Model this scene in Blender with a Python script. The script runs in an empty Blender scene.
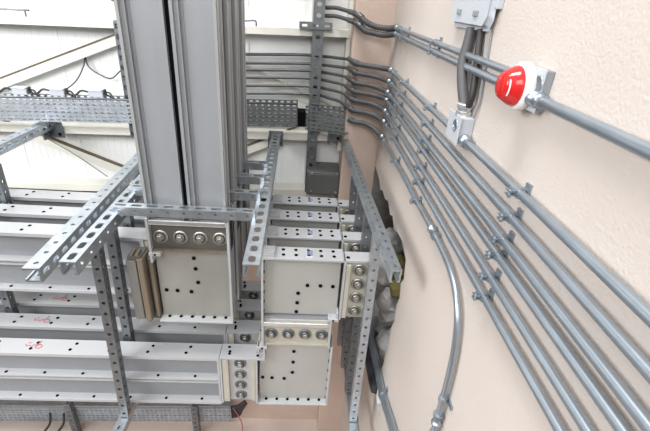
import bpy, math, random
from mathutils import Vector as V, Matrix
random.seed(7)
S = 0.6            # metres per building unit
H = 4.75           # eye height above the floor, in building units
col = bpy.context.scene.collection
sc = bpy.context.scene

# ------------------------------------------------------------------ materials
def mat(name, c, rough=.5, metal=0., var=.06, scale=6., bump=0., bscale=60., c2=None, stretch=None, spec=None, det=4):
    m = bpy.data.materials.new(name); m.use_nodes = True
    nt = m.node_tree; b = nt.nodes['Principled BSDF']
    b.inputs['Roughness'].default_value = rough; b.inputs['Metallic'].default_value = metal
    if spec is not None: b.inputs['Specular IOR Level'].default_value = spec
    tc = nt.nodes.new('ShaderNodeTexCoord'); src = tc.outputs['Object']
    if stretch:
        mp = nt.nodes.new('ShaderNodeMapping'); mp.inputs['Scale'].default_value = stretch
        nt.links.new(src, mp.inputs['Vector']); src = mp.outputs['Vector']
    n = nt.nodes.new('ShaderNodeTexNoise'); n.inputs['Scale'].default_value = scale; n.inputs['Detail'].default_value = det
    nt.links.new(src, n.inputs['Vector'])
    r = nt.nodes.new('ShaderNodeValToRGB')
    a = [max(0, x * (1 - var)) for x in c]; d = [min(1, x * (1 + var)) for x in c]
    if c2: d = list(c2)
    r.color_ramp.elements[0].position = .3; r.color_ramp.elements[1].position = .7
    r.color_ramp.elements[0].color = (*a, 1); r.color_ramp.elements[1].color = (*d, 1)
    nt.links.new(n.outputs['Fac'], r.inputs['Fac']); nt.links.new(r.outputs['Color'], b.inputs['Base Color'])
    if bump:
        n2 = nt.nodes.new('ShaderNodeTexNoise'); n2.inputs['Scale'].default_value = bscale; n2.inputs['Detail'].default_value = 3
        nt.links.new(tc.outputs['Object'], n2.inputs['Vector'])
        bp = nt.nodes.new('ShaderNodeBump'); bp.inputs['Strength'].default_value = bump; bp.inputs['Distance'].default_value = .01
        nt.links.new(n2.outputs['Fac'], bp.inputs['Height']); nt.links.new(bp.outputs['Normal'], b.inputs['Normal'])
    return m
M = dict(
 duct=mat('duct_grey_paint', (.48,.49,.505), .42, .15, .05, 3),
 casing=mat('duct_casing_paint', (.285,.295,.315), .45, .15, .05, 3),
 riser=mat('riser_side_paint', (.33,.335,.335), .45, .15, .05, 3),
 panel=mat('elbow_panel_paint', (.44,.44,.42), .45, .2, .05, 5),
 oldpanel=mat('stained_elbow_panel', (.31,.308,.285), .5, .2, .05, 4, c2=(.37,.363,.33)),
 jdark=mat('joint_plate_dark', (.15,.145,.13), .42, .5, .12, 9),
 jcream=mat('joint_plate_cream', (.50,.475,.41), .45, .1, .08, 7),
 bare=mat('bare_aluminium', (.72,.72,.72), .32, .8, .06, 20),
 bolt=mat('bolt_steel', (.40,.39,.36), .38, .8, .1, 30),
 black=mat('black_hole', (.006,.006,.007), .9, spec=.05),
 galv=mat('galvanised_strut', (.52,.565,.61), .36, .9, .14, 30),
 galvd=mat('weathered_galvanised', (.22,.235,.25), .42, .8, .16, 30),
 emt=mat('conduit_steel', (.37,.42,.47), .33, .8, .08, 14),
 emt_shaded=mat('shaded_conduit', (.11,.115,.12), .36, .45, .08, 14),  # same conduit steel, with the back wall shade put into its colour
 flex=mat('grey_flexible_sheath', (.085,.085,.09), .55, 0, .1, 20),
 cable=mat('black_cable', (.035,.033,.033), .5, 0, .1, 20),
 tray_shaded=mat('shaded_tray_zinc', (.17,.18,.185), .5, .4, .14, 25),  # same tray zinc, darkened to carry the shade right of the risers
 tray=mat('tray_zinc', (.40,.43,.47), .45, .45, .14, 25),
 clad=mat('white_cladding', (.86,.87,.86), .45, 0, .02, 2),
 cream=mat('cream_girt_paint', (.80,.785,.71), .5, 0, .04, 4),
 olive=mat('shade_brown', (.16,.12,.075), .6, 0, .12, 9),  # shade at brace lips and girt undersides, painted as brown
 wall=mat('pink_cream_plaster', (.59,.522,.475), .8, 0, .03, 1.6, .14, 180, c2=(.64,.576,.53), det=6),
 pink=mat('pink_concrete', (.62,.49,.42), .8, 0, .06, 3, .2, 40),
 floor=mat('grey_floor_concrete', (.60,.51,.46), .7, 0, .1, 3),
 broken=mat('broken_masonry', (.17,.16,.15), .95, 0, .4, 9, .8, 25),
 stone=mat('rubble_stone', (.52,.51,.50), .9, 0, .2, 8, .6, 30),
 moss=mat('ochre_rubble', (.24,.20,.07), .9, 0, .3, 9, .6, 30),
 plast=mat('grey_plastic_box', (.50,.535,.58), .4, 0, .03, 8),
 plastd=mat('grey_plastic_dark', (.25,.27,.29), .45, 0, .03, 8),
 white=mat('white_plastic', (.80,.79,.77), .4, 0, .02, 8),
 red=mat('red_lens', (.62,.02,.02), .12, 0, .1, 9),
 redink=mat('red_marker', (.50,.13,.15), .6),
 rust=mat('brown_insulator', (.19,.15,.11), .7, 0, .25, 14, stretch=(1,1,.25)),
 rough=mat('grey_weathered_plate', (.19,.185,.172), .7, .2, .25, 16, stretch=(1,1,.3)),
 darkbox=mat('dark_grey_box', (.13,.135,.135), .5, .2, .1, 6),
 label=mat('label_paper', (.62,.64,.68), .5), ink=mat('label_ink', (.05,.07,.18), .5),
 bag=mat('black_sheeting', (.03,.03,.035), .35, 0, .2, 20, .5, 12),
)

# ------------------------------------------------------------------ mesh builder
class MB:
    def __init__(s, *mats): s.v=[]; s.f=[]; s.mi=[]; s.mats=[M[m] for m in mats]; s.sm=[]
    def add(s, vs, fs, m=0, smooth=False):
        o=len(s.v); s.v += [V(p) for p in vs]; s.f += [[i+o for i in f] for f in fs]; s.mi += [m]*len(fs); s.sm += [smooth]*len(fs)
    def box(s, x0,x1,y0,y1,z0,z1, m=0):
        p=[(x,y,z) for z in (z0,z1) for y in (y0,y1) for x in (x0,x1)]
        s.add(p, [(0,2,3,1),(4,5,7,6),(0,1,5,4),(2,6,7,3),(0,4,6,2),(1,3,7,5)], m); return s
    def obox(s, o, u, v, n, lu, lv, ln, m=0):      # o = corner, u v n unit axes
        o=V(o); u=V(u); v=V(v); n=V(n)
        p=[o+u*a+v*b+n*c for c in (0,ln) for b in (0,lv) for a in (0,lu)]
        s.add(p, [(0,2,3,1),(4,5,7,6),(0,1,5,4),(2,6,7,3),(0,4,6,2),(1,3,7,5)], m); return s
    def tube(s, pts, r, seg=12, m=0, cap=True):
        pts=[V(p) for p in pts]; n=len(pts); rs=r if isinstance(r,(list,tuple)) else [r]*n
        t0=(pts[1]-pts[0]).normalized(); a=V((0,0,1)) if abs(t0.z)<.9 else V((1,0,0))
        nx=t0.cross(a).normalized(); vs=[]
        for i in range(n):
            t=(pts[min(i+1,n-1)]-pts[max(i-1,0)]).normalized()
            nx=(nx-t*nx.dot(t)).normalized(); ny=t.cross(nx)
            for k in range(seg):
                q=2*math.pi*k/seg; vs.append(pts[i]+(nx*math.cos(q)+ny*math.sin(q))*rs[i])
        fs=[(i*seg+k, i*seg+(k+1)%seg, (i+1)*seg+(k+1)%seg, (i+1)*seg+k) for i in range(n-1) for k in range(seg)]
        s.add(vs, fs, m, True)
        if cap:
            s.add(vs[:seg], [tuple(range(seg))[::-1]], m); s.add(vs[-seg:], [tuple(range(seg))], m)
        return s
    def cyl(s, p0, p1, r, seg=16, m=0): return s.tube([p0,p1], r, seg, m)
    def lathe(s, o, axis, prof, seg=24, m=0, smooth=True):   # prof = (distance along axis, radius)
        o=V(o); ax=V(axis).normalized(); a=V((0,0,1)) if abs(ax.z)<.9 else V((1,0,0)); nx=ax.cross(a).normalized(); ny=ax.cross(nx)
        vs=[]
        for d,r in prof:
            for k in range(seg):
                q=2*math.pi*k/seg; vs.append(o+ax*d+(nx*math.cos(q)+ny*math.sin(q))*max(r,1e-4))
        fs=[(i*seg+k, i*seg+(k+1)%seg, (i+1)*seg+(k+1)%seg, (i+1)*seg+k) for i in range(len(prof)-1) for k in range(seg)]
        s.add(vs, fs, m, smooth); return s
    def dot(s, p, n, r=.011, m=1, h=.003):           # small screw head or hole plug
        p=V(p); n=V(n); s.cyl(p-n*.004, p+n*h, r, 8, m); return s
    def perf(s, o, u, v, n, L, W, t, pitch, rows, m=0, two=True):   # pierced sheet; rows=(v0,v1,hole len,hole width) ; hole len 0 = plain
        o=V(o); u=V(u).normalized(); v=V(v).normalized(); n=V(n).normalized()
        N=max(1,round(L/pitch)); p=L/N; vs=[]; fs=[]
        def P(a,b,c): vs.append(o+u*a+v*b+n*c); return len(vs)-1
        for (v0,v1,hl,hw) in rows:
            if not hl:
                for c in ((0,t) if two else (0,)):
                    fs.append((P(0,v0,c),P(L,v0,c),P(L,v1,c),P(0,v1,c)))
                continue
            vc=(v0+v1)/2; a=min(hl/2,p*.47); b=hw/2; k=min(a,b)*.55
            for i in range(N):
                uc=(i+.5)*p; rings=[]
                for c in ((0,t) if two else (0,)):
                    q=[P(uc-p/2,v0,c),P(uc+p/2,v0,c),P(uc+p/2,v1,c),P(uc-p/2,v1,c)]
                    h=[P(uc+a-k,vc-b,c),P(uc+a,vc-b+k,c),P(uc+a,vc+b-k,c),P(uc+a-k,vc+b,c),P(uc-a+k,vc+b,c),P(uc-a,vc+b-k,c),P(uc-a,vc-b+k,c),P(uc-a+k,vc-b,c)]
                    fs += [(q[0],q[1],h[0],h[7]),(q[1],h[1],h[0]),(q[1],q[2],h[2],h[1]),(q[2],h[3],h[2]),(q[2],q[3],h[4],h[3]),(q[3],h[5],h[4]),(q[3],q[0],h[6],h[5]),(q[0],h[7],h[6])]
                    rings.append(h)
                if two:
                    for j in range(8): fs.append((rings[0][j],rings[0][(j+1)%8],rings[1][(j+1)%8],rings[1][j]))
        if two:
            e=lambda a,b,c: P(a,b,c)
            for (a0,b0,a1,b1) in ((0,0,L,0),(L,0,L,W),(L,W,0,W),(0,W,0,0)):
                fs.append((P(a0,b0,0),P(a1,b1,0),P(a1,b1,t),P(a0,b0,t)))
        s.add(vs, fs, m); return s

def link(name, mb, base, parent=None, bevel=0):
    me=bpy.data.meshes.new(name); b=V(base)
    me.from_pydata([(p-b)*S for p in mb.v], [], mb.f); 
    for m in mb.mats: me.materials.append(m)
    for p,i,sm in zip(me.polygons, mb.mi, mb.sm): p.material_index=i; p.use_smooth=sm
    me.update()
    o=bpy.data.objects.new(name, me); col.objects.link(o)
    if parent: o.parent=parent
    else: o.location=(b+V((0,0,H)))*S
    if bevel:
        bv=o.modifiers.new('bevel','BEVEL'); bv.width=bevel*S; bv.segments=2; bv.limit_method='ANGLE'
    return o
class Thing:
    def __init__(s, name, label, cat, base, group=None):
        s.base=V(base); o=bpy.data.objects.new(name,None); col.objects.link(o); o.empty_display_size=.05
        o.location=(s.base+V((0,0,H)))*S; s.o=o; o['label']=label; o['category']=cat
        if group: o['group']=group
    def part(s, name, mb, parent=None, bevel=0, label=None):
        p=link(name, mb, s.base, parent or s.o, bevel)
        if label: p['label']=label
        return p
def solo(name, label, cat, mb, base, group=None, bevel=0):
    o=link(name, mb, base, None, bevel); o['label']=label; o['category']=cat
    if group: o['group']=group
    return o
def struct(name, mb, base=(0,0,0), bevel=0):
    o=link(name, mb, base, None, bevel); o['kind']='structure'; return o
def dup(root, d, label):
    r=root.copy(); col.objects.link(r); r.location=V(root.location)+V(d)*S; r['label']=label
    def kids(a,b):
        for ch in list(a.children):
            c=ch.copy(); col.objects.link(c); c.parent=b; kids(ch,c)
    kids(root,r); return r
X_,Y_,Z_=V((1,0,0)),V((0,1,0)),V((0,0,1))
NF=-Y_     # towards the viewer's side of the ducts
def smooth_path(pts, n=8):
    pts=[V(p) for p in pts]; out=[]
    P=[pts[0]*2-pts[1]]+pts+[pts[-1]*2-pts[-2]]
    for i in range(1,len(P)-2):
        a,b,c,d=P[i-1],P[i],P[i+1],P[i+2]
        for k in range(n):
            t=k/n
            out.append(.5*((2*b)+(c-a)*t+(2*a-5*b+4*c-d)*t*t+(3*b-a-3*c+d)*t**3))
    out.append(pts[-1]); return out

# ------------------------------------------------------------------ the setting
XW=.60
struct('floor', MB('floor').box(-5.5,1.6,-1.5,4.2,-H-.15,-H))
# right wall with the broken opening the ducts pass through
def wall_right():
    hole=[(3.30,-1.27),(3.12,-1.29),(3.02,-1.335),(2.93,-1.30),(2.80,-1.31),(2.70,-1.275),(2.58,-1.32),(2.50,-1.29),(2.41,-1.335),(2.30,-1.30),(2.18,-1.285),(2.10,-1.31),(2.035,-1.32),
          (2.005,-1.40),(2.045,-1.46),(2.015,-1.55),(2.05,-1.63),(2.03,-1.74),(2.075,-1.84),(2.06,-1.95),(2.11,-2.04),(2.09,-2.15),(2.12,-2.27),(2.22,-2.38),(2.40,-2.41),(2.60,-2.45),(2.8,-2.42),(3.0,-2.46),(3.30,-2.44)]
    hole=[(y if y>3.25 else y-.09, z+(.035 if z>-1.4 else 0)) for y,z in hole]
    mb=MB('wall','broken'); t=.28
    y0,y1,z0,z1=-1.2,3.30,-H,1.3
    for x,m in ((XW,0),(XW+t,1)):
        top=hole[:13]; side=hole[12:23]; bot=hole[22:]
        vs=[];fs=[]
        def P(y,z): vs.append((x,y,z)); return len(vs)-1
        for a,b in zip(top[:-1],top[1:]): fs.append((P(*a),P(*b),P(b[0],z1),P(a[0],z1)))
        for a,b in zip(bot[:-1],bot[1:]): fs.append((P(*a),P(*b),P(b[0],z0),P(a[0],z0)))
        for a,b in zip(side[:-1],side[1:]): fs.append((P(*a),P(*b),P(y0,b[1]),P(y0,a[1])))
        a=side[0]; fs.append((P(*a),P(a[0],z1),P(y0,z1),P(y0,a[1])))
        a=side[-1]; fs.append((P(*a),P(a[0],z0),P(y0,z0),P(y0,a[1])))
        mb.add(vs,fs,m)
    n=len(hole)
    for a,b in zip(hole[:-1],hole[1:]):
        j=lambda q:(XW+t,q[0]+.03*math.sin(q[0]*40),q[1]+.03*math.cos(q[1]*50))
        mb.add([(XW,*a),(XW,*b),j(b),j(a)],[(0,1,2,3)],1)
    return mb
struct('wall_right', wall_right())
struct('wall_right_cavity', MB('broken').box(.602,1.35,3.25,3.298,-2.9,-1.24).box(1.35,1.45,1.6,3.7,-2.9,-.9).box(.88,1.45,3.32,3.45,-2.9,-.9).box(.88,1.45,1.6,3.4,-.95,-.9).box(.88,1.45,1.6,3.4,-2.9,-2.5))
struct('wall_corner_pier', MB('pink').box(.315,.90,3.30,3.75,-H,1.3), bevel=.012)
cl=MB('clad').box(-5.2,.33,3.62,3.72,-1.66,1.3)
x=-5.18
while x<.33:
    cl.box(x,x+.02,3.6185,3.63,-1.66,1.3); x+=.055
x=-5.0
while x<.33:
    cl.box(x,x+.012,3.614,3.63,-1.66,1.3); x+=.50
struct('wall_back', cl)
struct('wall_back_lower', MB('pink').box(-5.2,.34,3.44,3.75,-H,-1.70))
struct('trim_1', MB('duct').box(-5.2,.32,3.41,3.64,-1.775,-1.70))
struct('trim_2', MB('cream').box(.285,.33,3.50,3.63,-1.2,1.3))

# girts and braces on the cladding (the rows climb slightly to the right)
def tilted(mb, x0,x1,y0,y1,za,zb,h,m=0):     # za,zb = top at x0,x1
    u=(V((x1,0,zb))-V((x0,0,za))); L=u.length; u.normalize(); n=V((-u.z,0,u.x))
    return mb.obox((x0,y0,za),u,Y_,-n,L,y1-y0,h,m)
def zt(z,x): return z+.028*(x+1.2)
for nm,z,h,lab in (('upper',-.262,.052,'long cream steel girt across the white cladding near the top of the wall'),
               ('tray',-1.085,.06,'cream steel girt running directly under the perforated cable tray'),
               ('base',-1.615,.062,'cream base girt along the bottom edge of the white cladding')):
    t=Thing('wall_girt',lab,'beam',(-2,3.5,z-.1),'cream wall girts')
    a=-5.1; b=.30
    t.part('face_flange', tilted(MB('cream'),a,b,3.47,3.485,zt(z,a),zt(z,b),h))
    t.part('top_flange', tilted(MB('cream'),a,b,3.485,3.612,zt(z,a),zt(z,b),.012))
    t.part('lower_flange', tilted(MB('olive'),a,b,3.485,3.612,zt(z,a)-h+.012,zt(z,b)-h+.012,.012))  # underside shade painted brown
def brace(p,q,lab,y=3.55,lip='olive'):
    t=Thing('diagonal_brace',lab,'brace',(min(p[0],q[0]),y,min(p[1],q[1])),'diagonal braces on the cladding')
    u=V((q[0]-p[0],0,q[1]-p[1])); L=u.length; u.normalize(); n=V((-u.z,0,u.x))
    if n.z<0: n=-n
    o=V((p[0],y,p[1]))
    t.part('angle_face', MB('cream').obox(o-n*.07,u,Y_,n,L,.012,.07))
    t.part('angle_lip', MB(lip).obox(o-n*.004,u,Y_,n,L,.03,.014), label='edge lip of the brace')  # the default lip colour paints the shadow line behind the lip
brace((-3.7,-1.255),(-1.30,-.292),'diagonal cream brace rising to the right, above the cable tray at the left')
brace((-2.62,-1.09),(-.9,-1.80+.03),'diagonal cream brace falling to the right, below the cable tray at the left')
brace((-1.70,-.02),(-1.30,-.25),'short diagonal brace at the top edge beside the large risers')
brace((-.62,-1.27),(.0,-.99),'short brace with a painted shade edge behind the slotted rail, right of the risers')
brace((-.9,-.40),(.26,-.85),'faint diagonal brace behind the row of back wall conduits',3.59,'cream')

# ------------------------------------------------------------------ perforated strut
def strut_mesh(p,q,up,w,h,t=.008,pitch=.075,slot=(.05,.026),hole=(.024,.024),lip=.014,m='galv'):
    """C channel from p to q (centre line of the slotted face); up = outward normal of the slotted face"""
    p=V(p);q=V(q);u=(q-p);L=u.length;u.normalize();n=V(up);n=(n-u*n.dot(u)).normalized();v=n.cross(u).normalized()
    o=p-v*(w/2)
    web=MB(m).perf(o-n*t,u,v,n,L,w,t,pitch,[(0,w*.27,0,0),(w*.27,w*.73,slot[0],slot[1]),(w*.73,w,0,0)])
    sides=[]
    for sgn in (0,1):
        oo=o+v*(.0005 if sgn==0 else w-t-.0005)-n*(t+.0003); hh=h-t
        mb=MB(m).perf(oo,u,-n,v,L,hh,t,pitch,[(0,hh*.22,0,0),(hh*.22,hh*.72,hole[0],hole[1]),(hh*.72,hh,0,0)])
        mb.obox(oo-n*(hh+t+.0003)+(v*0 if sgn==0 else -v*(lip-t)),u,v,n,L,lip,t)
        sides.append(mb)
    return web,sides
def strut(name,lab,cat,p,q,up,w=.07,h=.055,group=None,m='galv',extra=None,**k):
    t=Thing(name,lab,cat,(min(V(p),V(q),key=lambda a:a.z)),group)
    web,sides=strut_mesh(p,q,up,w,h,m=m,**k)
    t.part('slotted_web',web)
    for sd in sides: t.part('side_flange',sd)
    if extra: extra(t)
    return t

# ------------------------------------------------------------------ busbar ducts
W=.445; D=.13; Y0=2.0; PITCH=.24
def flange_holes(mb,x0,x1,z,y,step,nrm,two=True,sx=0):
    x=x0+.09+sx; i=0
    while x<x1-.04:
        if two: mb.dot((x,y+.095,z),nrm,.0105,1); mb.dot((x-.018,y+.042,z),nrm,.0105,1)
        else: mb.dot((x,y+.028,z),nrm,.010,1)
        x+=step; i+=1
def duct_x(name,lab,x0,x1,ztop,y=Y0,group=None,marks=None):
    t=Thing(name,lab,'busbar duct',(x0,y,ztop-W),group)
    zb=ztop-W; zm=ztop-W/2; tk=.012
    a=MB('duct','black').box(x0,x1,y,y+D,ztop-tk,ztop).box(x0,x1,y+.0005,y+.006,ztop-.024,ztop-tk-.0003); flange_holes(a,x0,x1,ztop,y,.25,Z_)
    tp=t.part('top_flange',a)
    b=MB('duct','black').box(x0,x1,y,y+D,zb,zb+tk).box(x0+.0005,x1-.0005,y-.002,y+.005,zb-.004,zb+.016); flange_holes(b,x0,x1,zb+tk,y,.25,Z_,False,.06)
    t.part('bottom_flange',b)
    for z0,z1 in ((zm+.012,ztop-tk),(zb+tk,zm-.012)):
        t.part('busbar_casing',MB('casing').box(x0,x1,y+.058,y+D-.03,z0,z1))
    c=MB('duct','black').box(x0,x1,y+.002,y+D-.01,zm+.008,zm+.018); flange_holes(c,x0,x1,zm+.018,y,.25,Z_,False,.03)
    t.part('middle_flange',c)
    t.part('middle_flange',MB('duct').box(x0,x1,y+.002,y+D-.01,zm-.018,zm-.008))
    t.part('end_frame',MB('duct').box(x1-.014,x1,y+.004,y+D-.01,zb+.012,ztop-.012))
    if marks:
        mm=MB('redink'); X,s=marks; yy=y+.06; zz=ztop+.002
        def rib(pts,r=.0026): mm.tube([(X+px*s,yy+py*s,zz) for px,py in pts],r,5)
        rib([(0,.02),(.012,.0),(.03,.01),(.045,-.005),(.06,.012)]); rib([(.055,.012),(.085,.02),(.105,.018),(.12,.0),(.105,-.018),(.08,-.012),(.078,.008),(.10,.016)])
        rib([(.085,.03),(.09,.052)]); rib([(.012,.03),(.03,.034)])
        t.part('red_handwriting',mm,tp,label='red marker writing on the flange')
    return t
def bolt(t,p,n,wm='bolt',r=.037):
    p=V(p)
    h=t.part('bolt',MB('bolt').lathe(p,n,[(.014,.018),(.028,.018),(.030,.015),(.030,0)],6,0,False))
    wb=MB(wm,'jdark').lathe(p,n,[(0,r*1.12),(.006,r*1.12),(.009,r),(.009,r*.82)],24,0,False).lathe(p,n,[(.009,r*.82),(.003,r*.78),(.003,r*.66),(.012,r*.64)],24,1,False)
    wb.lathe(p,n,[(.012,r*.64),(.016,r*.56),(.016,.0)],24,0,False); t.part('washer',wb,h)
def joint(name,lab,x0,x1,z0,z1,vertical,plate,y=Y0,group=None,bar='bare',wash='bolt'):
    """joint pack with four bolts; vertical=True stacks the bolts up and down"""
    t=Thing(name,lab,'duct joint',(x0,y,z0),group)
    t.part('cover_plate',MB(plate).box(x0,x1,y+.03,y+D-.01,z0,z1),bevel=.004)
    if vertical:
        w=(x1-x0)*.17
        t.part('side_bar',MB('duct').box(x0,x0+.012,y,y+D,z0,z1)); t.part('side_bar',MB('duct').box(x1-.012,x1,y,y+D,z0,z1))
        t.part('clamp_bar',MB('jcream').box(x0+.014,x0+.014+w,y+.004,y+.03,z0+.01,z1-.01),bevel=.004)
        t.part('clamp_bar',MB('jcream').box(x1-.014-w*.7,x1-.014,y+.012,y+.03,z0+.01,z1-.01),bevel=.004)
        for k in range(4): bolt(t,((x0+x1)/2+.008,y+.03,z0+(z1-z0)*(.13+.245*k)),NF,wash)
    else:
        t.part('clamp_bar',MB(bar).box(x0+.014,x1-.014,y-.002,y+.03,z1-.034,z1-.004),bevel=.005,label='pale clamp bar')
        t.part('clamp_bar',MB('rust' if plate=='jdark' else 'jcream').box(x0+.014,x1-.014,y+.012,y+.03,z0+.002,z0+.012))
        t.part('side_bar',MB('duct').box(x0,x0+.014,y-.002,y+D,z0,z1)); t.part('side_bar',MB('duct').box(x1-.014,x1,y-.002,y+D,z0,z1))
        for k in range(4): bolt(t,(x0+(x1-x0)*(.14+.245*k),y+.03,z0+(z1-z0-.03)*.5),NF,wash)
    return t
def elbow(name,lab,x0,x1,z0,z1,openx,openz,panel,dots,y=Y0,group=None,label=False,tab=None):
    """square elbow body; openx 'L'/'R' and openz 'T'/'B' = the two open sides"""
    t=Thing(name,lab,'duct elbow',(x0,y,z0),group); tk=.014
    a=MB(panel,'black').box(x0+.01,x1-.01,y+.05,y+D-.03,z0+.01,z1-.01)
    for px,pz in dots: a.dot((px,y+.05,pz),NF,.012,1,.006)
    t.part('cover_panel',a)
    fl=MB('duct','black'); fs=MB('duct','black')
    zz=z0 if openz=='T' else z1-tk; zs=zz+tk
    fl.box(x0,x1,y,y+D,zz,zz+tk)
    n=6
    for k in range(n):
        px=x0+(x1-x0)*(.1+.155*k)
        fl.dot((px,y+.095,zs),Z_,.011,1); fl.dot((px+.004,y+.04,zs),Z_,.011,1)
    top=t.part('outer_flange',fl,bevel=.002)
    xx=x1-tk if openx=='L' else x0
    fs.box(xx+(.001 if openx=='L' else -.001),xx+tk+(.001 if openx=='L' else -.001),y+.001,y+D-.001,z0+(tk+.0005 if openz=='T' else 0),z1-(tk+.0005 if openz=='B' else 0))
    for k in range(6): fs.dot((xx+(tk if openx=='L' else 0)*0+(0 if openx=='L' else tk),y+.03,z0+(z1-z0)*(.1+.16*k)),-X_ if openx=='L' else X_,.010,1)
    t.part('side_flange',fs,bevel=.002)
    # inner corner bracket where the two inner flanges meet
    cx=x0 if openx=='L' else x1; cz=z1 if openz=='T' else z0
    sx=1 if openx=='L' else -1; sz=-1 if openz=='T' else 1
    w=.062
    ib=MB('duct','black').box(min(cx-sx*.005,cx+sx*w),max(cx-sx*.005,cx+sx*w),y-.006,y+.05,min(cz,cz+sz*.022),max(cz,cz+sz*.022))
    ib.box(min(cx,cx+sx*.012),max(cx,cx+sx*.012),y-.004,y+D-.01,min(cz,cz+sz*.07),max(cz,cz+sz*.07))
    ib.dot((cx+sx*.03,y-.006,cz+sz*.011),NF,.007,1)
    t.part('corner_bracket',ib,bevel=.002)
    if label:
        lb=MB('label','ink').box(x0+.26,x0+.30,y+.02,y+.105,zs,zs+.003)
        for k in range(5): lb.box(x0+.264+.007*k,x0+.268+.007*k,y+.035,y+.095,zs+.003,zs+.005,1)
        t.part('printed_label',lb,top)
        ec=MB('duct').box(x0+.012,x0+.075,y+.01,y+.115,zs,zs+.012)
        for k in range(4): ec.box(x0+.015,x0+.072,y+.018+.026*k,y+.03+.026*k,zs+.012,zs+.017)
        t.part('end_clip',ec,top)
    return t
ORD=['front','second','third','rearmost']

# --- risers coming down from above
AX0,AX1=-.836,-.408
def riser():
    x0,x1,z0,z1,y=AX0,AX1,-1.13,1.2,Y0
    t=Thing('busbar_riser','front most wide grey busbar riser with a dark slot down its middle','busbar duct',((x0+x1)/2,y,z0),'busbar risers standing one behind another')
    xm=(x0+x1)/2; tk=.014
    for a,b in ((x0,x0+tk),(x1-tk,x1)):
        t.part('side_plate',MB('riser').box(a,b,y,y+D,z0,z1))
    for a,b in ((x0+tk,xm-.028),(xm+.028,x1-tk)):
        c=MB('casing').box(a,b,y+.034,y+D-.03,z0,z1).box(a,a+.022,y+.016,y+.04,z0,z1).box(a+.030,a+.036,y+.031,y+.04,z0,z1).box(b-.034,b,y+.020,y+.04,z0,z1)
        t.part('busbar_casing',c)
    for a,b in ((xm-.028,xm-.013),(xm+.013,xm+.028)):
        t.part('middle_plate',MB('casing').box(a,b,y+.002,y+D-.01,z0,z1))
    t.part('slot_filler',MB('black').box(xm-.013,xm+.013,y+.03,y+D-.03,z0,z1),label='dark gap between the two halves')
    bl=MB('duct','black').box(x1,x1+.004,y+.02,y+.03,z0,z1).box(x1,x1+.004,y+.10,y+.11,z0,z1)
    t.part('side_seam',bl)
    return t
rz=riser()
aj=joint('riser_joint','dark joint with four washered bolts at the foot of the front riser',-.848,-.398,-1.345,-1.13,False,'jdark',group='joints under the risers')
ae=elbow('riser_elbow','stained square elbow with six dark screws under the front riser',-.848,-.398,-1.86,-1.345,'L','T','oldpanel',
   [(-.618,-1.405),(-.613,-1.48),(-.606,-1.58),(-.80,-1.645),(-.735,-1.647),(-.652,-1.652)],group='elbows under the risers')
for k in range(1,4):
    d=(0,PITCH*k,0); w=['','second','third','rearmost'][k]
    dup(rz.o,d,f'{w} grey busbar riser from the front, seen as a stripe at the right')
    dup(aj.o,d,f'{w} riser joint from the front, hidden behind the dark bolted one')
    dup(ae.o,d,f'{w} riser elbow from the front, behind the stained square one')
# the open joint block on the front elbow
t=Thing('open_joint_block','weathered open joint block with brown insulators sticking out left of the stained elbow','duct joint',(-.99,2.0,-1.86))
t.part('outer_plate',MB('rough').box(-.985,-.930,1.985,2.12,-1.83,-1.40),bevel=.004,label='rough grey plate')
t.part('insulator_bar',MB('rust').box(-.926,-.890,1.985,2.13,-1.85,-1.385),bevel=.008,label='tan brown insulator bar')
t.part('insulator_bar',MB('rust').box(-.872,-.850,2.02,2.12,-1.84,-1.40),bevel=.004,label='narrow brown insulator bar')
t.part('backing_plate',MB('jdark').box(-.97,-.849,2.05,2.10,-1.82,-1.41))
tp=MB('jdark','rust').box(-.975,-.90,1.99,2.10,-1.40,-1.375)
for k in range(2): tp.box(-.962+.03*k,-.948+.03*k,2.0,2.06,-1.375,-1.364,1)
t.part('terminal_comb',tp)

# --- ducts running left from the riser elbows (rows two to four)
A=[]
for k in range(1,4):
    d=duct_x('busbar_duct',f'{["","nearest","middle","farthest"][k]} of the three upper horizontal busbar ducts on the left',-4.3,-.99,-1.405,Y0+PITCH*k,'upper horizontal busbar ducts on the left')
    joint('duct_joint',f'bolted joint ending the {["","nearest","middle","farthest"][k]} of the three upper left ducts',-.99,-.85,-1.845,-1.42,True,'jdark',Y0+PITCH*k,'joints of the upper left ducts')
    t=Thing('joint_cap',f'white perforated cap plate over the upper left duct joint, {["","nearest","middle","farthest"][k]} row','cover plate',(-.99,Y0+PITCH*k,-1.417),'cap plates over upper left joints')
    t.part('plate',MB('duct').box(-.989,-.85,Y0+PITCH*k,Y0+PITCH*k+D,-1.417,-1.405))
    sc_=MB('black'); sc_.dot((-.93,Y0+PITCH*k+.04,-1.405),Z_,.011,0); sc_.dot((-.91,Y0+PITCH*k+.09,-1.405),Z_,.011,0); t.part('screw_heads',sc_)

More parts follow.
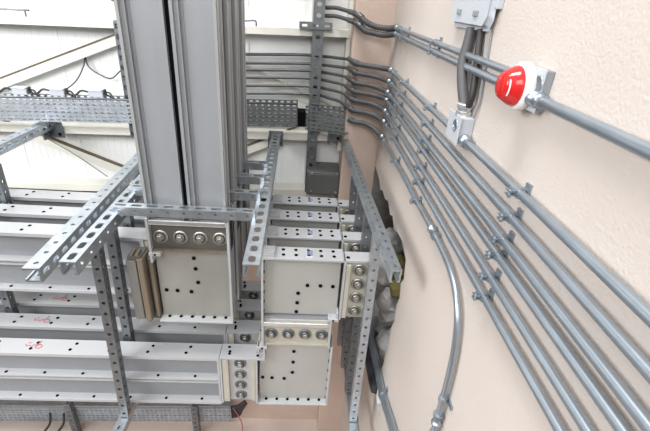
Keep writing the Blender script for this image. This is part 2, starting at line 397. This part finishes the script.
# --- the ducts that come out of the broken wall, drop, and run left
be=elbow('wall_duct_elbow','front grey elbow with six dark screws and labelled top flange, right of the risers',-.222,.258,-1.812,-1.350,'R','B','panel',
   [(.0,-1.635),(-.003,-1.71),(-.006,-1.782),(.055,-1.572),(.135,-1.572),(.212,-1.574)],group='labelled elbows beside the wall opening',label=True)
bj=joint('drop_joint','cream joint with four bolts below the front labelled elbow',-.222,.222,-2.04,-1.835,False,'jcream',wash='galvd',group='joints under the labelled elbows')
t=Thing('drop_collar','pale collar strip between the front labelled elbow and its bolted joint','duct collar',(-.22,2.0,-1.836),'collars under the labelled elbows')
t.part('collar_panel',MB('casing').box(-.208,.208,2.035,2.12,-1.8355,-1.8125)); t.part('side_bar',MB('duct').box(-.222,-.209,2.0,2.14,-1.8355,-1.8125)); t.part('side_bar',MB('duct').box(.209,.222,2.0,2.14,-1.8355,-1.8125))
bc=t
bl=elbow('lower_elbow','lowest front grey elbow with six dark screws and white bottom flange',-.248,.245,-2.612,-2.042,'L','T','panel',
   [(-.010,-2.13),(-.012,-2.23),(-.014,-2.33),(-.22,-2.385),(-.155,-2.388),(-.07,-2.392)],group='lowest elbows')
br=joint('wall_side_joint','cream joint with four stacked bolts right of the front labelled elbow',.262,.44,-1.795,-1.372,True,'jcream',group='joints between labelled elbows and wall')
t=Thing('joint_cap','white cap plate on the front joint beside the wall opening','cover plate',(.35,2.0,-1.37),'cap plates beside the wall opening')
t.part('plate',MB('duct').box(.27,.44,2.012,2.11,-1.371,-1.352),bevel=.003); a=MB('black'); a.dot((.285,2.04,-1.352),Z_,.012,0); t.part('screw_heads',a)
cp=t
bjl=joint('lower_joint','pale joint with four stacked bolts left of the lowest front elbow',-.502,-.251,-2.60,-2.175,True,'duct',wash='galvd',group='joints of the lower left ducts')
t=Thing('joint_cap','white cap plate over the lower front joint, ending at the elbow corner','cover plate',(-.35,2.0,-2.17),'cap plates over lower left joints')
a=MB('duct','black').box(-.50,-.20,Y0,Y0+D,-2.172,-2.16)
for px,py in ((-.44,.04),(-.44,.06),(-.45,.10),(-.25,.03),(-.25,.06),(-.235,.11)): a.dot((px,Y0+py,-2.16),Z_,.010,1)
t.part('plate',a); t.part('corner_post',MB('duct').box(-.212,-.200,Y0+.002,Y0+D,-2.16,-2.04))
lc=t
bd=duct_x('lower_duct','front lower busbar duct running left with red handwriting on its top flange',-4.3,-.505,-2.165,Y0,'lower horizontal busbar ducts on the left',(-1.78,.95))
bd1=duct_x('lower_duct','second lower busbar duct from the front with red handwriting on its flange',-4.3,-.505,-2.165,Y0+PITCH,'lower horizontal busbar ducts on the left',(-1.86,.95))
for k in range(1,4):
    d=(0,PITCH*k,0); w=['','second','third','rearmost'][k]
    dup(be.o,d,f'{w} labelled elbow from the front, right of the risers')
    dup(bj.o,d,f'{w} bolted joint from the front under the labelled elbows'); dup(bc.o,d,f'{w} collar from the front under the labelled elbows')
    dup(bl.o,d,f'{w} lowest elbow from the front, hidden behind the front one')
    dup(br.o,d,f'{w} joint from the front beside the wall opening'); dup(cp.o,d,f'{w} white cap plate from the front beside the wall opening')
    dup(bjl.o,d,f'{w} lower left joint from the front'); dup(lc.o,d,f'{w} cap plate from the front over the lower left joints')
    if k>1: dup(bd1.o,V((.1*k,PITCH*(k-1),0)) if False else (0,PITCH*(k-1),0),f'{w} lower busbar duct from the front, mostly hidden behind the others')

# ------------------------------------------------------------------ strut framework
ZR=-1.068
for k in range(4):
    y=Y0+PITCH*k-.037
    strut('cross_strut',f'slotted cross strut lying over the long rails, {["first from the front, across the big risers","second from the front","third from the front","rearmost"][k]}','strut',(-.985,y,-1.030),(-.245,y,-1.030),Z_,.054,.040,'cross struts between the risers',pitch=.085,slot=(.055,.02),hole=(.016,.016))
def endbracket(x,y,z):
    def f(t):
        a=MB('galvd','black').box(x-.06,x+.06,y-.012,y,z-.10,z+.03).box(x-.06,x-.045,y-.10,y,z-.10,z-.005); a.dot((x+.03,y-.012,z-.07),NF,.014,1); t.part('wall_bracket',a)
    return f
strut('support_rail','long slotted rail reaching from the cable tray toward the viewer, right of the risers','strut',(-.250,3.46,ZR),(-.214,1.525,ZR),Z_,.075,.06,'long support rails',pitch=.088,slot=(.05,.034),extra=endbracket(-.25,3.46,ZR))
strut('support_rail','long slotted rail sloping down along the pink wall, its end near the broken opening','strut',(.33,3.29,-1.02),(.432,1.50,-1.05),Z_,.05,.06,'long support rails',pitch=.07,slot=(.024,.012),hole=(.02,.02),extra=endbracket(.25,3.46,-1.0))
strut('support_rail','inner of the two crossing slotted rails left of the risers','strut',(-1.01,3.46,ZR),(-.983,1.49,ZR),Z_,.07,.06,'long support rails',pitch=.088,slot=(.055,.03))
strut('support_rail','outer of the two slotted rails left of the risers, its end nearest the viewer','strut',(-1.135,3.46,ZR-.03),(-1.062,1.43,ZR-.03),X_,.07,.06,'long support rails',pitch=.08,slot=(.045,.028),hole=(.02,.02))
strut('support_rail','slotted rail at the far left hanging below the cable tray','strut',(-2.09,3.46,-1.09),(-2.05,1.6,-1.06),X_,.07,.06,'long support rails',pitch=.088,slot=(.055,.032),hole=(.02,.02),extra=endbracket(-2.08,3.46,-1.10))
for k in range(4):
    y=Y0+PITCH*k-.085
    w=['front most','second from the front','third from the front','rearmost'][k]
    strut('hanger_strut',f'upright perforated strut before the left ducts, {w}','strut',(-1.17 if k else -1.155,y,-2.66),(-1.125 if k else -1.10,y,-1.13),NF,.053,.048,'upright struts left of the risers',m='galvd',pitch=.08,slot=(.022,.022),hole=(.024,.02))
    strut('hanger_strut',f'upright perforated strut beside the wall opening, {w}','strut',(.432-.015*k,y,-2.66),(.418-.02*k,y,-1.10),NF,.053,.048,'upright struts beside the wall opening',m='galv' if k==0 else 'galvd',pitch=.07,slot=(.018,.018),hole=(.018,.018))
for k in (2,3):
    y=Y0+PITCH*k-.085
    strut('hanger_strut',f'upright perforated strut at the left edge of the picture, {["nearer","farther"][k-2]} of two','strut',(-2.10,y,-2.66),(-2.06,y,-1.14),NF,.053,.048,'upright struts at the far left',m='galvd',pitch=.08,slot=(.022,.022),hole=(.024,.02))
for x,lab in ((-1.165,'low support rail under the lower ducts at the left'),(.44,'low support rail under the ducts beside the wall opening')):
    strut('support_rail',lab,'strut',(x,3.42,-2.668),(x,1.62,-2.668),Z_,.07,.05,'low support rails',pitch=.088,slot=(.03,.02))
# struts on the back wall
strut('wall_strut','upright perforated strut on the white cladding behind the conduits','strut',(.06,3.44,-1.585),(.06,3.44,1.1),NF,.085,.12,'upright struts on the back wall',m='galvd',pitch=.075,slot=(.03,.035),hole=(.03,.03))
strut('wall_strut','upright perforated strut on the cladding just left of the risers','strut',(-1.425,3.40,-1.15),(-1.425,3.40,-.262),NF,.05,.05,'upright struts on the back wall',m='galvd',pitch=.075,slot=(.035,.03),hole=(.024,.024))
strut('wall_strut','short horizontal slotted strut across the top of the upright behind the conduits','strut',(-.085,3.42,-.205),(.165,3.42,-.20),NF,.05,.04,None,m='galvd',pitch=.075,slot=(.04,.018),hole=(.02,.02))
for x,lab in ((-2.48,'short dark upright strut under the lowest duct at the far left'),(-1.085,'short dark upright strut under the lowest duct near its joint')):
    strut('wall_strut',lab,'strut',(x,3.20,-4.745),(x,3.20,-4.2),X_,.07,.06,'short struts holding the low tray',m='galvd',pitch=.075,slot=(.035,.03))

# ------------------------------------------------------------------ cable trays
def tray(lab,p,q,h,d,m='tray',group='perforated cable trays',rows=6,pitch=.052):
    p=V(p);q=V(q);u=q-p;L=u.length;u.normalize();v=V((-u.y,u.x,0)).normalized()
    t=Thing('cable_tray',lab,'cable tray',(p.x,p.y,min(p.z,q.z)-h),group)
    rw=[(i*h/rows,(i+1)*h/rows,pitch*(.74 if i%2==0 else .55),h/rows*(.40 if i!=rows//2 else .30)) for i in range(rows)]
    n=u.cross(Z_).normalized(); up=n.cross(u).normalized()*1
    if up.z<0: up=-up
    t.part('front_side',MB(m).perf(p-up*h,u,up,v,L,h,.006,pitch,rw,0,False))
    t.part('rear_side',MB(m).perf(p-up*h+v*d,u,up,v,L,h,.006,pitch,rw,0,False))
    t.part('tray_bottom',MB(m).perf(p-up*h,u,v,up,L,d,.006,pitch*2,[(0,d/2,pitch,.02),(d/2,d,pitch,.02)],0,False))
    t.part('front_rim',MB(m).obox(p-up*.006,u,v,up,L,.014,.008)); t.part('rear_rim',MB(m).obox(p-up*.006+v*(d-.014),u,v,up,L,.014,.008))
    return t
tray('long zinc cable tray across the cladding at the left, ending behind the risers',(-5.0,3.30,-.945),(-1.1,3.30,-.803),.185,.14)
tray('darker cable tray on the cladding right of the risers, above the slotted rail',(-1.09,3.30,-.803),(-.075,3.30,-.765),.185,.14,'tray_shaded')
tray('short cable tray bending toward the pink pier below the conduits',(-.01,3.34,-.785),(.305,3.20,-.775),.19,.12,'tray_shaded')
tray('low perforated cable tray under the lowest busbar duct',(-5.0,3.24,-4.40),(-.72,3.24,-4.29),.25,.14,'tray',rows=6)
solo('tray_gap_block','black block in the gap between the two upper cable trays','tray link',MB('black').box(-.08,-.005,3.32,3.44,-.95,-.83),(-.04,3.3,-1.01))  # black block fills the dark gap between the trays
def wires(name,lab,paths,r,base,m='cable',group=None,cat='cable'):
    mb=MB(m)
    for p in paths: mb.tube(smooth_path(p,6),r,8)
    return solo(name,lab,cat,mb,base,group)
wires('red_wire','thin red wire hanging from the end of the low cable tray',[[(-.70,3.26,-4.32),(-.64,3.24,-4.42),(-.585,3.20,-4.55),(-.60,3.2,-4.745)]],.006,(-.6,3.2,-4.745),'redink')
mb=MB('cable')
for k in range(4): mb.tube(smooth_path([(-.74,3.28,-4.50+.05*k),(-.64,3.27,-4.46+.05*k),(-.60,3.27,-4.36+.03*k),(-.55,3.30,-4.28+.01*k)],6),.022,8)
solo('cable_bundle','dark cable bundle curling out of the low tray end','cable',mb,(-.64,3.27,-4.52))
for i,(x,lab) in enumerate(((-2.75,'left of the two black cables hanging under the low tray'),(-2.60,'right of the two black cables hanging under the low tray'))):
    wires('hanging_cable',lab,[[(x,3.20,-4.40),(x-.01,3.16,-4.52),(x-.08,3.12,-4.63),(x-.13,3.10,-4.735)]],.013,(x-.13,3.1,-4.745),group='black cables under the low tray')
# connector boxes riding on the tray
for i,(x,lab) in enumerate(((-2.20,'leftmost'),(-1.92,'middle'),(-1.63,'rightmost'))):
    z=zt(-.803,x)+.004
    t=Thing('connector_box',f'{lab} of three grey cable connectors on top of the long tray','connector',(x,3.32,z),'connectors on the long tray')
    t.part('body',MB('plast').box(x-.055,x+.055,3.31,3.37,z,z+.045),bevel=.006)
    t.part('lid',MB('plast').box(x-.058,x+.050,3.305,3.375,z+.045,z+.054),bevel=.003)
    t.part('latch',MB('cable').box(x+.056,x+.072,3.32,3.35,z+.015,z+.06),bevel=.004)
    cb=MB('cable'); cb2=MB('cable')
    cb.tube(smooth_path([(x-.06,3.34,z+.03),(x-.11,3.33,z+.04),(x-.15,3.32,z+.01),(x-.165,3.325,z+.004)],6),.008,8)
    cb2.tube(smooth_path([(x+.06,3.34,z+.035),(x+.10,3.33,z+.035),(x+.125,3.32,z+.0),(x+.13,3.325,z+.004)],6),.008,8)
    cb2.tube(smooth_path([(x+.06,3.35,z+.02),(x+.085,3.34,z+.01),(x+.105,3.33,z+.004)],6),.007,8)
    t.part('cable_tail',cb); t.part('cable_tail',cb2)
wires('loose_wire','thin dark wire looping loosely over the white cladding above the connectors',[[(-1.93,3.36,-.815),(-1.86,3.5,-.74),(-1.80,3.56,-.62),(-1.79,3.585,-.55),(-1.77,3.57,-.63),(-1.68,3.56,-.69),(-1.60,3.56,-.71),(-1.52,3.55,-.65),(-1.47,3.5,-.62)]],.005,(-1.9,3.5,-.82))
wires('loose_wire','thin dark wire end poking up from the leftmost connector',[[(-2.14,3.34,-.855),(-2.2,3.34,-.82),(-2.28,3.36,-.79)]],.006,(-2.28,3.36,-.86))
wires('drop_wire','thin grey wire slanting down over the cladding below the tray',[[(-2.3,3.50,-1.17),(-2.0,3.50,-1.36),(-1.75,3.50,-1.56)]],.004,(-1.75,3.58,-1.58),'galvd')
for a,lab in (((-3.3,-2.13,-.245),'thin hooked rod above the upper girt at the far left'),((-.62,-.42,-.205),'short hooked rod above the upper girt right of the risers')):
    wires('hooked_rod',lab,[[(a[0],3.5,a[2]-.02),(a[1]-.06,3.5,a[2]),(a[1],3.5,a[2]),(a[1]+.005,3.5,a[2]-.05)]],.008,(a[1],3.5,a[2]-.06),'galvd',group='hooked rods on the girt',cat='rod')
# dark enclosure
t=Thing('cable_enclosure','dark grey metal box at the foot of the cladding beside the pink pier','enclosure',(.17,3.4,-1.53))
t.part('body',MB('darkbox').box(.03,.313,3.33,3.60,-1.56,-1.345),bevel=.006)
t.part('front_cover',MB('darkbox').box(.04,.303,3.322,3.33,-1.545,-1.36),bevel=.003)
lt=MB('bare')
for px in (.07,.287):
    for pz in (-1.52,-1.35): lt.dot((px,3.322,pz),NF,.009,0)
t.part('screw_heads',lt)

# ------------------------------------------------------------------ conduits
ZP=[-.427,-.503,-.578,-.632,-.712,-.789,-.874]
XC=.575; RC=.0124
def clamp(t,y,z,r=RC,parent=None):
    mb=MB('emt').box(XW-.007,XW,y-.012,y+.012,z-.026,z+.026).box(XC+r-.002,XW-.006,y-.010,y+.010,z-.013,z+.013)
    mb.tube([(XC,y-.010,z),(XC,y+.010,z)],r+.004,14)
    for q in (-.008,.004): mb.box(XC-r-.022,XC-r-.001,y-.010,y+.010,z+q,z+q+.004)
    mb.cyl((XC-r-.013,y,z-.015),(XC-r-.013,y,z+.015),.005,8)
    t.part('pipe_clamp',mb)
def coupling(t,a,b,r=RC+.006):
    a=V(a);b=V(b);t.part('coupling',MB('emt').tube([a,a+(b-a)*.15,a+(b-a)*.16,a+(b-a)*.84,a+(b-a)*.85,b],[r+.003,r+.003,r-.002,r-.002,r+.003,r+.003],12))
ordn=['topmost','second from the top','third from the top','fourth from the top','fifth from the top','sixth from the top','lowest']
for i,z in enumerate(ZP):
    g='lower bank of wall conduits'
    if i<6:
        t=Thing('wall_conduit',f'straight grey conduit on the cream wall, {ordn[i]} of the lower bank'+(', feeding the small box' if i==0 else ''),'conduit',(XC,.1,z-.03),g)
        t.part('tube',MB('emt').tube([(XC,3.0,z),(XC,.15,z)],RC,16))
    else:
        t=Thing('wall_conduit','grey conduit on the cream wall that curves downward, lowest of the bank','conduit',(XC,1.06,-2.2),g)
        pts=[(XC,3.0,z-.03),(XC,1.60,z)]+smooth_path([(XC,1.53,z),(XC,1.42,z-.002),(XC,1.30,z-.012),(XC,1.20,z-.045),(XC,1.13,z-.11),(XC,1.09,z-.21),(XC,1.072,z-.34),(XC,1.065,z-.5)],5)+[(XC,1.05,-2.0)]
        t.part('tube',MB('emt').tube(pts,RC,16))
        coupling(t,(XC,1.575,z),(XC,1.505,z)); clamp_z=-1.33
        mb=MB('emt').box(XW-.008,XW,1.02,1.115,-1.345,-1.325); mb.tube([(XC,1.066,-1.325),(XC,1.066,-1.345)],RC+.005,14); t.part('pipe_clamp',mb)
        coupling(t,(XC,1.064,-1.42),(XC,1.062,-1.475)); t.part('lower_coupling',MB('emt').tube([(XC,1.06,-1.52),(XC,1.058,-1.60)],RC+.006,12))
    coupling(t,(XC,3.02,z-(.03 if i==6 else 0)),(XC,2.90,z-(.03 if i==6 else 0)))
    for y in ((2.45+.03*(i%2),1.92-.008*i) if i in (6,) else (2.55+.03*(i%3),1.93-.008*i,.99+.003*i)): clamp(t,y,z if i<6 else z-.01)
    # flexible link across the pink pier
    zz=z-(.03 if i==6 else 0)
    f=Thing('flexible_conduit',f'dark flexible conduit bridging the pink pier, {ordn[i]} of the lower bank','conduit',(.45,3.2,zz-.05),'flexible links across the pink pier')
    zb=[-.424,-.488,-.558,-.624,-.688,-.765,-.85][i]
    path=smooth_path([(.35,3.225,zb),(.40,3.215,zb-.006),(.46,3.205,zb-.010),(.53,3.17,(zb+zz)/2-.010),(.565,3.10,zz-.004),(XC,3.02,zz)],10)
    rr=[.0185+.002*math.sin(k*2.2) for k in range(len(path))]
    f.part('sheath',MB('flex').tube(path,rr,12))
    f.part('end_fitting',MB('emt_shaded').tube([(.338,3.245,zb+.004),(.362,3.222,zb-.001)],.023,12))
    if i<6:
        b=Thing('back_conduit',f'grey conduit along the white cladding curving to the pier, {ordn[i]} of six','conduit',(-.5,3.5,zb-.05),'conduits along the back cladding')
        zl=[-.455,-.521,-.574,-.633,-.697,-.759][i]; s=.055
        pts=[(-1.25,3.53,zl-.03),(-.5,3.53,zl+.004),(-.12,3.53,zl+.026)]+smooth_path([(-.02,3.53,zl+.03),(.08,3.515,zl+.03),(.17,3.47,zl*.7+zb*.3+.024),(.25,3.40,(zl+zb)/2+.022),(.305,3.32,zb+.014),(.345,3.235,zb+.004)],6)
        b.part('tube',MB('emt_shaded').tube(pts,.0118,12))
        b.part('coupling',MB('emt_shaded').tube([(.300,3.33,zb+.015),(.325,3.28,zb+.008),(.340,3.242,zb+.005)],.019,12))
# upper pair
for i,(z,y1,lab) in enumerate(((-.155,1.16,'upper conduit of the top pair, ending behind the red beacon'),(-.193,.12,'lower conduit of the top pair, continuing past the red beacon'))):
    t=Thing('wall_conduit',lab,'conduit',(XC,y1,z-.03),'top pair of wall conduits')
    r=.0120
    t.part('tube',MB('emt').tube([(XC,3.0,z),(XC,y1,z)],r if i==0 else .0135,16))
    coupling(t,(XC,3.02,z),(XC,2.90,z),r+.004)
    for y in (2.72,2.03+.0*i): clamp(t,y,z,r)
    f=Thing('flexible_conduit','dark flexible conduit sagging across the pier, '+('upper' if i==0 else 'lower')+' of the top pair','conduit',(.45,3.2,z-.06),'flexible links across the pink pier')
    zb=-.115-.056*i
    path=smooth_path([(.35,3.225,zb),(.39,3.21,zb-.028),(.45,3.20,zb-.050+.012*i),(.52,3.17,zb-.056+.012*i),(.56,3.10,z-.010),(XC,3.02,z)],10)
    f.part('sheath',MB('flex').tube(path,[.020+.002*math.sin(k*2.2) for k in range(len(path))],12))
    f.part('end_fitting',MB('emt_shaded').tube([(.335,3.245,zb+.012),(.358,3.22,zb-.004)],.023,12))
    b=Thing('back_conduit','grey conduit stub leaving the upright strut near the top, '+('upper' if i==0 else 'lower')+' of two','conduit',(.1,3.4,zb),'conduit stubs from the upright strut')
    b.part('tube',MB('flex').tube(smooth_path([(.11,3.50,zb+.038),(.19,3.45,zb+.042),(.28,3.34,zb+.027),(.338,3.245,zb+.012)],6),.0145,12))
    b.part('coupling',MB('emt_shaded').tube([(.275,3.345,zb+.028),(.312,3.29,zb+.020)],.019,12))

# ------------------------------------------------------------------ beacon, boxes on the cream wall
yb,zb=1.088,-.174
t=Thing('beacon_backbox','square grey metal outlet box on the cream wall behind the red beacon','junction box',(XW,yb,zb-.06))
t.part('body',MB('emt').box(.577,XW,yb-.052,yb+.052,zb-.050,zb+.050),bevel=.003)
t.part('cover',MB('plast').box(.573,.577,yb-.056,yb+.056,zb-.053,zb+.053),bevel=.0015)
t.part('knockout',MB('emt').lathe((.573,yb-.034,zb+.014),(-1,0,0),[(0,.023),(.0025,.023),(.0025,.020),(.001,.020),(.001,.0)],20))
t.part('conduit_connector',MB('emt').tube([(.570,yb-.020,-.193),(XC,yb-.060,-.193),(XC,yb-.061,-.193),(XC,yb-.085,-.193)],[.020,.020,.0175,.0175],12))
by=yb+.026; bz=zb-.002
t=Thing('alarm_beacon','red domed alarm beacon with a white round base on the cream wall','alarm beacon',(.572,by,bz-.055))
t.part('base',MB('white').lathe((.573,by,bz),(-1,0,0),[(0,.057),(.004,.062),(.018,.062),(.024,.058),(.026,.053),(.026,0)],36))
ln=t.part('lens',MB('red').lathe((.549,by,bz),(-1,0,0),[(0,.051),(.006,.052),(.014,.049),(.038,.035),(.043,.030),(.046,.018),(.046,0)],28))
hl=MB('white'); hl.tube([(.515,by-.0378*math.cos(a),bz+.0378*math.sin(a)) for a in [math.radians(d) for d in range(-32,36,8)]],.0022,8)  # white strip paints a specular highlight on the lens
t.part('lens_glint',hl,ln,label='painted white highlight strip on the red lens')

gy,gz=1.505,-.395
t=Thing('cable_gland_box','small square metal box on the cream wall where two dark cables enter','junction box',(XW,gy,gz-.06))
t.part('body',MB('plast').box(.550,XW,gy-.062,gy+.062,gz-.050,gz+.046),bevel=.004)
t.part('cover',MB('plast').box(.546,.550,gy-.068,gy+.068,gz-.054,gz+.050),bevel=.002)
t.part('knockout',MB('emt').lathe((.546,gy-.02,gz+.01),(-1,0,0),[(0,.022),(.0025,.022),(.0025,.019),(.001,.019),(.001,0)],18))
t.part('gland',MB('bare').lathe((.572,gy-.005,gz+.046),(0,0,1),[(0,.030),(.014,.030),(.015,.025),(.024,.025),(.025,.030),(.038,.030),(.042,.024),(.042,0)],8,0,False),label='shiny cable gland')
t.part('conduit_connector',MB('emt').tube([(XC,gy-.06,ZP[0]),(XC,gy-.085,ZP[0]),(XC,gy-.086,ZP[0]),(XC,gy-.115,ZP[0])],[.023,.023,.019,.019],12))

t=Thing('junction_box','pale grey plastic junction box at the top of the cream wall','junction box',(XW,1.5,-.07))
bx=MB('plast'); y0,y1,x0=1.455,1.87,.566
pr=[(y0+.03,-.068),(y1-.03,-.068),(y1,-.035),(y1,.34),(y0,.34),(y0,-.035)]
vs=[(XW-.0,a+(.07 if a<1.6 else 0),b) for a,b in pr]+[(x0+.02,a,b) for a,b in pr]; n=len(pr)
bx.add(vs,[tuple(range(n)),tuple(range(n,2*n))[::-1]]+[(i,(i+1)%n,n+(i+1)%n,n+i) for i in range(n)])
t.part('body',bx,bevel=.008)
lid=MB('plast'); pr2=[(y0+.032,-.055),(y1-.032,-.055),(y1-.008,-.028),(y1-.008,.32),(y0+.008,.32),(y0+.008,-.028)]
vs=[(x0+.02,a,b) for a,b in pr2]+[(x0,a*1.0+(1.66-a)*.05,b+.008) for a,b in pr2]
lid.add(vs,[tuple(range(n)),tuple(range(n,2*n))[::-1]]+[(i,(i+1)%n,n+(i+1)%n,n+i) for i in range(n)])
t.part('lid',lid,bevel=.006)
for yy in (1.57,1.75): t.part('lid_screw',MB('plastd').box(x0-.006,x0+.004,yy-.022,yy+.022,-.028,-.008),bevel=.003)
for zz in (.02,.14): t.part('hinge_clip',MB('plast').box(x0+.012,x0+.034,y0-.016,y0+.004,zz-.02,zz+.05),bevel=.003)
wires('power_cable','thick dark grey cable from the grey box down into the small metal box',[[(.583,1.63,-.066),(.577,1.62,-.12),(.566,1.60,-.19),(.566,1.55,-.26),(.573,1.512,-.315)]],.020,(.57,1.5,-.34),'flex')
wires('power_cable','thinner dark cable beside the thick one below the grey box',[[(.585,1.545,-.066),(.583,1.525,-.12),(.580,1.49,-.2),(.578,1.470,-.27),(.576,1.477,-.315)]],.013,(.57,1.48,-.34),'cable')
wires('thin_conduit','thin grey cord running down the wall right of the thick dark cable',[[(.588,1.47,-.06),(.592,1.45,-.18),(.592,1.43,-.28),(.590,1.44,-.345)]],.004,(.59,1.44,-.36),'plastd')

# ------------------------------------------------------------------ around the broken opening
def rock(name,lab,c,r,m,seed,sq=(1,1,1)):
    c=(c[0]-.02,c[1],c[2]); rnd=random.Random(seed); mb=MB(m); nu,nv=12,8; vs=[];fs=[]
    for j in range(nv+1):
        for i in range(nu):
            a=2*math.pi*i/nu; b=math.pi*j/nv; k=r*(1+rnd.uniform(-.13,.13)) if 0<j<nv else r*.9
            vs.append((c[0]+sq[0]*k*math.sin(b)*math.cos(a),c[1]+sq[1]*k*math.sin(b)*math.sin(a),c[2]-sq[2]*k*math.cos(b)))
    for j in range(nv):
        for i in range(nu): fs.append((j*nu+i,j*nu+(i+1)%nu,(j+1)*nu+(i+1)%nu,(j+1)*nu+i))
    mb.add(vs,fs); return solo(name,lab,'rubble',mb,(c[0],c[1],c[2]-r*sq[2]),'rubble in the wall opening')
for i,(c,r,m,lab,sq) in enumerate((((.76,2.34,-2.35),.14,'stone','pale rubble stone low in the wall opening, nearest the viewer',(.9,1.1,1)),
   ((.76,2.66,-2.34),.15,'stone','pale rubble stone low in the wall opening, second from the viewer',(.9,1,1)),((.76,3.0,-2.33),.16,'stone','grey rubble stone low at the far end of the opening',(.9,1,1)),
   ((.75,2.50,-2.07),.13,'stone','largest pale stone halfway up the rubble heap, below the rail end',(.9,1.2,1)),((.77,2.83,-2.03),.15,'stone','dusty pale stone behind the rail end',(.9,1,1)),
   ((.78,3.12,-1.98),.14,'stone','grey stone at the back of the heap beside the pier',(.9,1,1)),((.76,2.42,-1.86),.075,'moss','small ochre stained stone on the nearest part of the heap',(1,1.3,.8)),
   ((.79,2.66,-1.83),.10,'moss','ochre stained stone on top of the rubble heap',(1,1.2,.9)),((.80,2.95,-1.77),.11,'stone','topmost grey stone of the rubble heap',(1,1.2,1)))):
    rock('rubble_stone',lab,c,r,m,30+i,sq)
wires('black_hose','black ribbed hose hanging along the lower edge of the wall opening',[[(.60,3.1,-2.40),(.585,2.8,-2.385),(.565,2.45,-2.385),(.56,2.1,-2.35),(.565,1.93,-2.34)]],.045,(.57,1.93,-2.39),'bag')
t=Thing('low_conduit','lone grey conduit low on the wall beneath the broken opening','conduit',(XC,1.2,-2.2))
t.part('tube',MB('emt').tube(smooth_path([(.66,2.62,-2.30),(XC,2.38,-2.285),(XC,2.1,-2.262),(XC,1.8,-2.235),(XC,1.48,-2.137),(XC,1.1,-2.06)],8),.026,14))
m_=MB('emt').box(XW-.008,XW,1.79,1.815,-2.30,-2.17); m_.tube([(XC,1.815,-2.239),(XC,1.79,-2.232)],.032,14); t.part('pipe_clamp',m_)
t=Thing('white_block','small white block on the wall just below the lone low conduit','block',(.58,1.88,-2.40))
t.part('block',MB('white').box(.565,XW,1.86,1.92,-2.40,-2.31),bevel=.008); t.part('mounting_foot',MB('plast').box(.575,XW,1.865,1.915,-2.47,-2.40))
for x,w,lab in ((-2.95,.5,'low white carton on the floor at the far left under the low tray'),(-2.15,.62,'low white carton on the floor under the lowest duct')):
    t=Thing('carton',lab,'box',(x,3.0,-H),'white cartons on the floor')
    t.part('body',MB('white').box(x-w/2,x+w/2,2.82,3.10,-H,-4.66),bevel=.006); t.part('lid',MB('white').box(x-w/2-.008,x+w/2+.008,2.812,3.108,-4.66,-4.63),bevel=.004)

# ------------------------------------------------------------------ light
w=bpy.data.worlds.new('World'); sc.world=w; w.use_nodes=True
nt=w.node_tree; bg=nt.nodes['Background']; bg.inputs['Strength'].default_value=1.0
tc=nt.nodes.new('ShaderNodeTexCoord'); sp=nt.nodes.new('ShaderNodeSeparateXYZ'); rp=nt.nodes.new('ShaderNodeValToRGB')
mr=nt.nodes.new('ShaderNodeMapRange'); mr.inputs['From Min'].default_value=-1; mr.inputs['From Max'].default_value=1
nt.links.new(tc.outputs['Generated'],sp.inputs[0]); nt.links.new(sp.outputs['Z'],mr.inputs['Value']); nt.links.new(mr.outputs['Result'],rp.inputs['Fac']); nt.links.new(rp.outputs['Color'],bg.inputs['Color'])
e=rp.color_ramp.elements; e[0].position=.40; e[0].color=(.13,.127,.12,1); e[1].position=.85; e[1].color=(.95,.98,1.0,1)
m_=e.new(.55); m_.color=(.23,.235,.24,1)
def area(name,loc,target,size,sy,power,c=(1,1,1)):
    l=bpy.data.lights.new(name,'AREA'); l.shape='RECTANGLE'; l.size=size*S; l.size_y=sy*S; l.energy=power; l.color=c
    o=bpy.data.objects.new(name,l); col.objects.link(o); o.location=(V(loc)+V((0,0,H)))*S
    o.rotation_euler=(V(target)-V(loc)).to_track_quat('-Z','Y').to_euler(); return o
area('hall_light_left',(-4.6,-.6,1.6),(-2.6,3.6,-.5),3.0,2.0,105,(1,1,1))
area('fill_light_behind',(-.9,-3.8,3.0),(-.4,2.6,-1.4),4.0,2.4,85,(1,.99,.97))  # unseen fill, added to brighten the faces turned to the camera
area('skylight_over_wall',(-1.9,1.5,7.0),(-1.2,2.2,-1.5),3.4,2.4,215,(1,.985,.96))

# ------------------------------------------------------------------ camera
f=414.97
c=bpy.data.cameras.new('camera'); c.sensor_width=36; c.lens=f/650*36; c.clip_start=.01
o=bpy.data.objects.new('camera',c); col.objects.link(o); sc.camera=o
fv=V((312-325,-5-215.5,f)).normalized(); dv=V((265-325,1000-215.5,f)); dv=(dv-fv*dv.dot(fv)).normalized(); rv=dv.cross(fv)
# rows of R = world axes in camera coordinates (right, down, forward)
R=Matrix(((rv.x,-rv.y,-rv.z),(fv.x,-fv.y,-fv.z),(-dv.x,dv.y,dv.z)))
o.matrix_world=Matrix.Translation(V((0,0,H))*S)@R.to_4x4()
sc.view_settings.view_transform='Standard'; sc.view_settings.look='None'; sc.view_settings.gamma=1; sc.view_settings.exposure=0.0
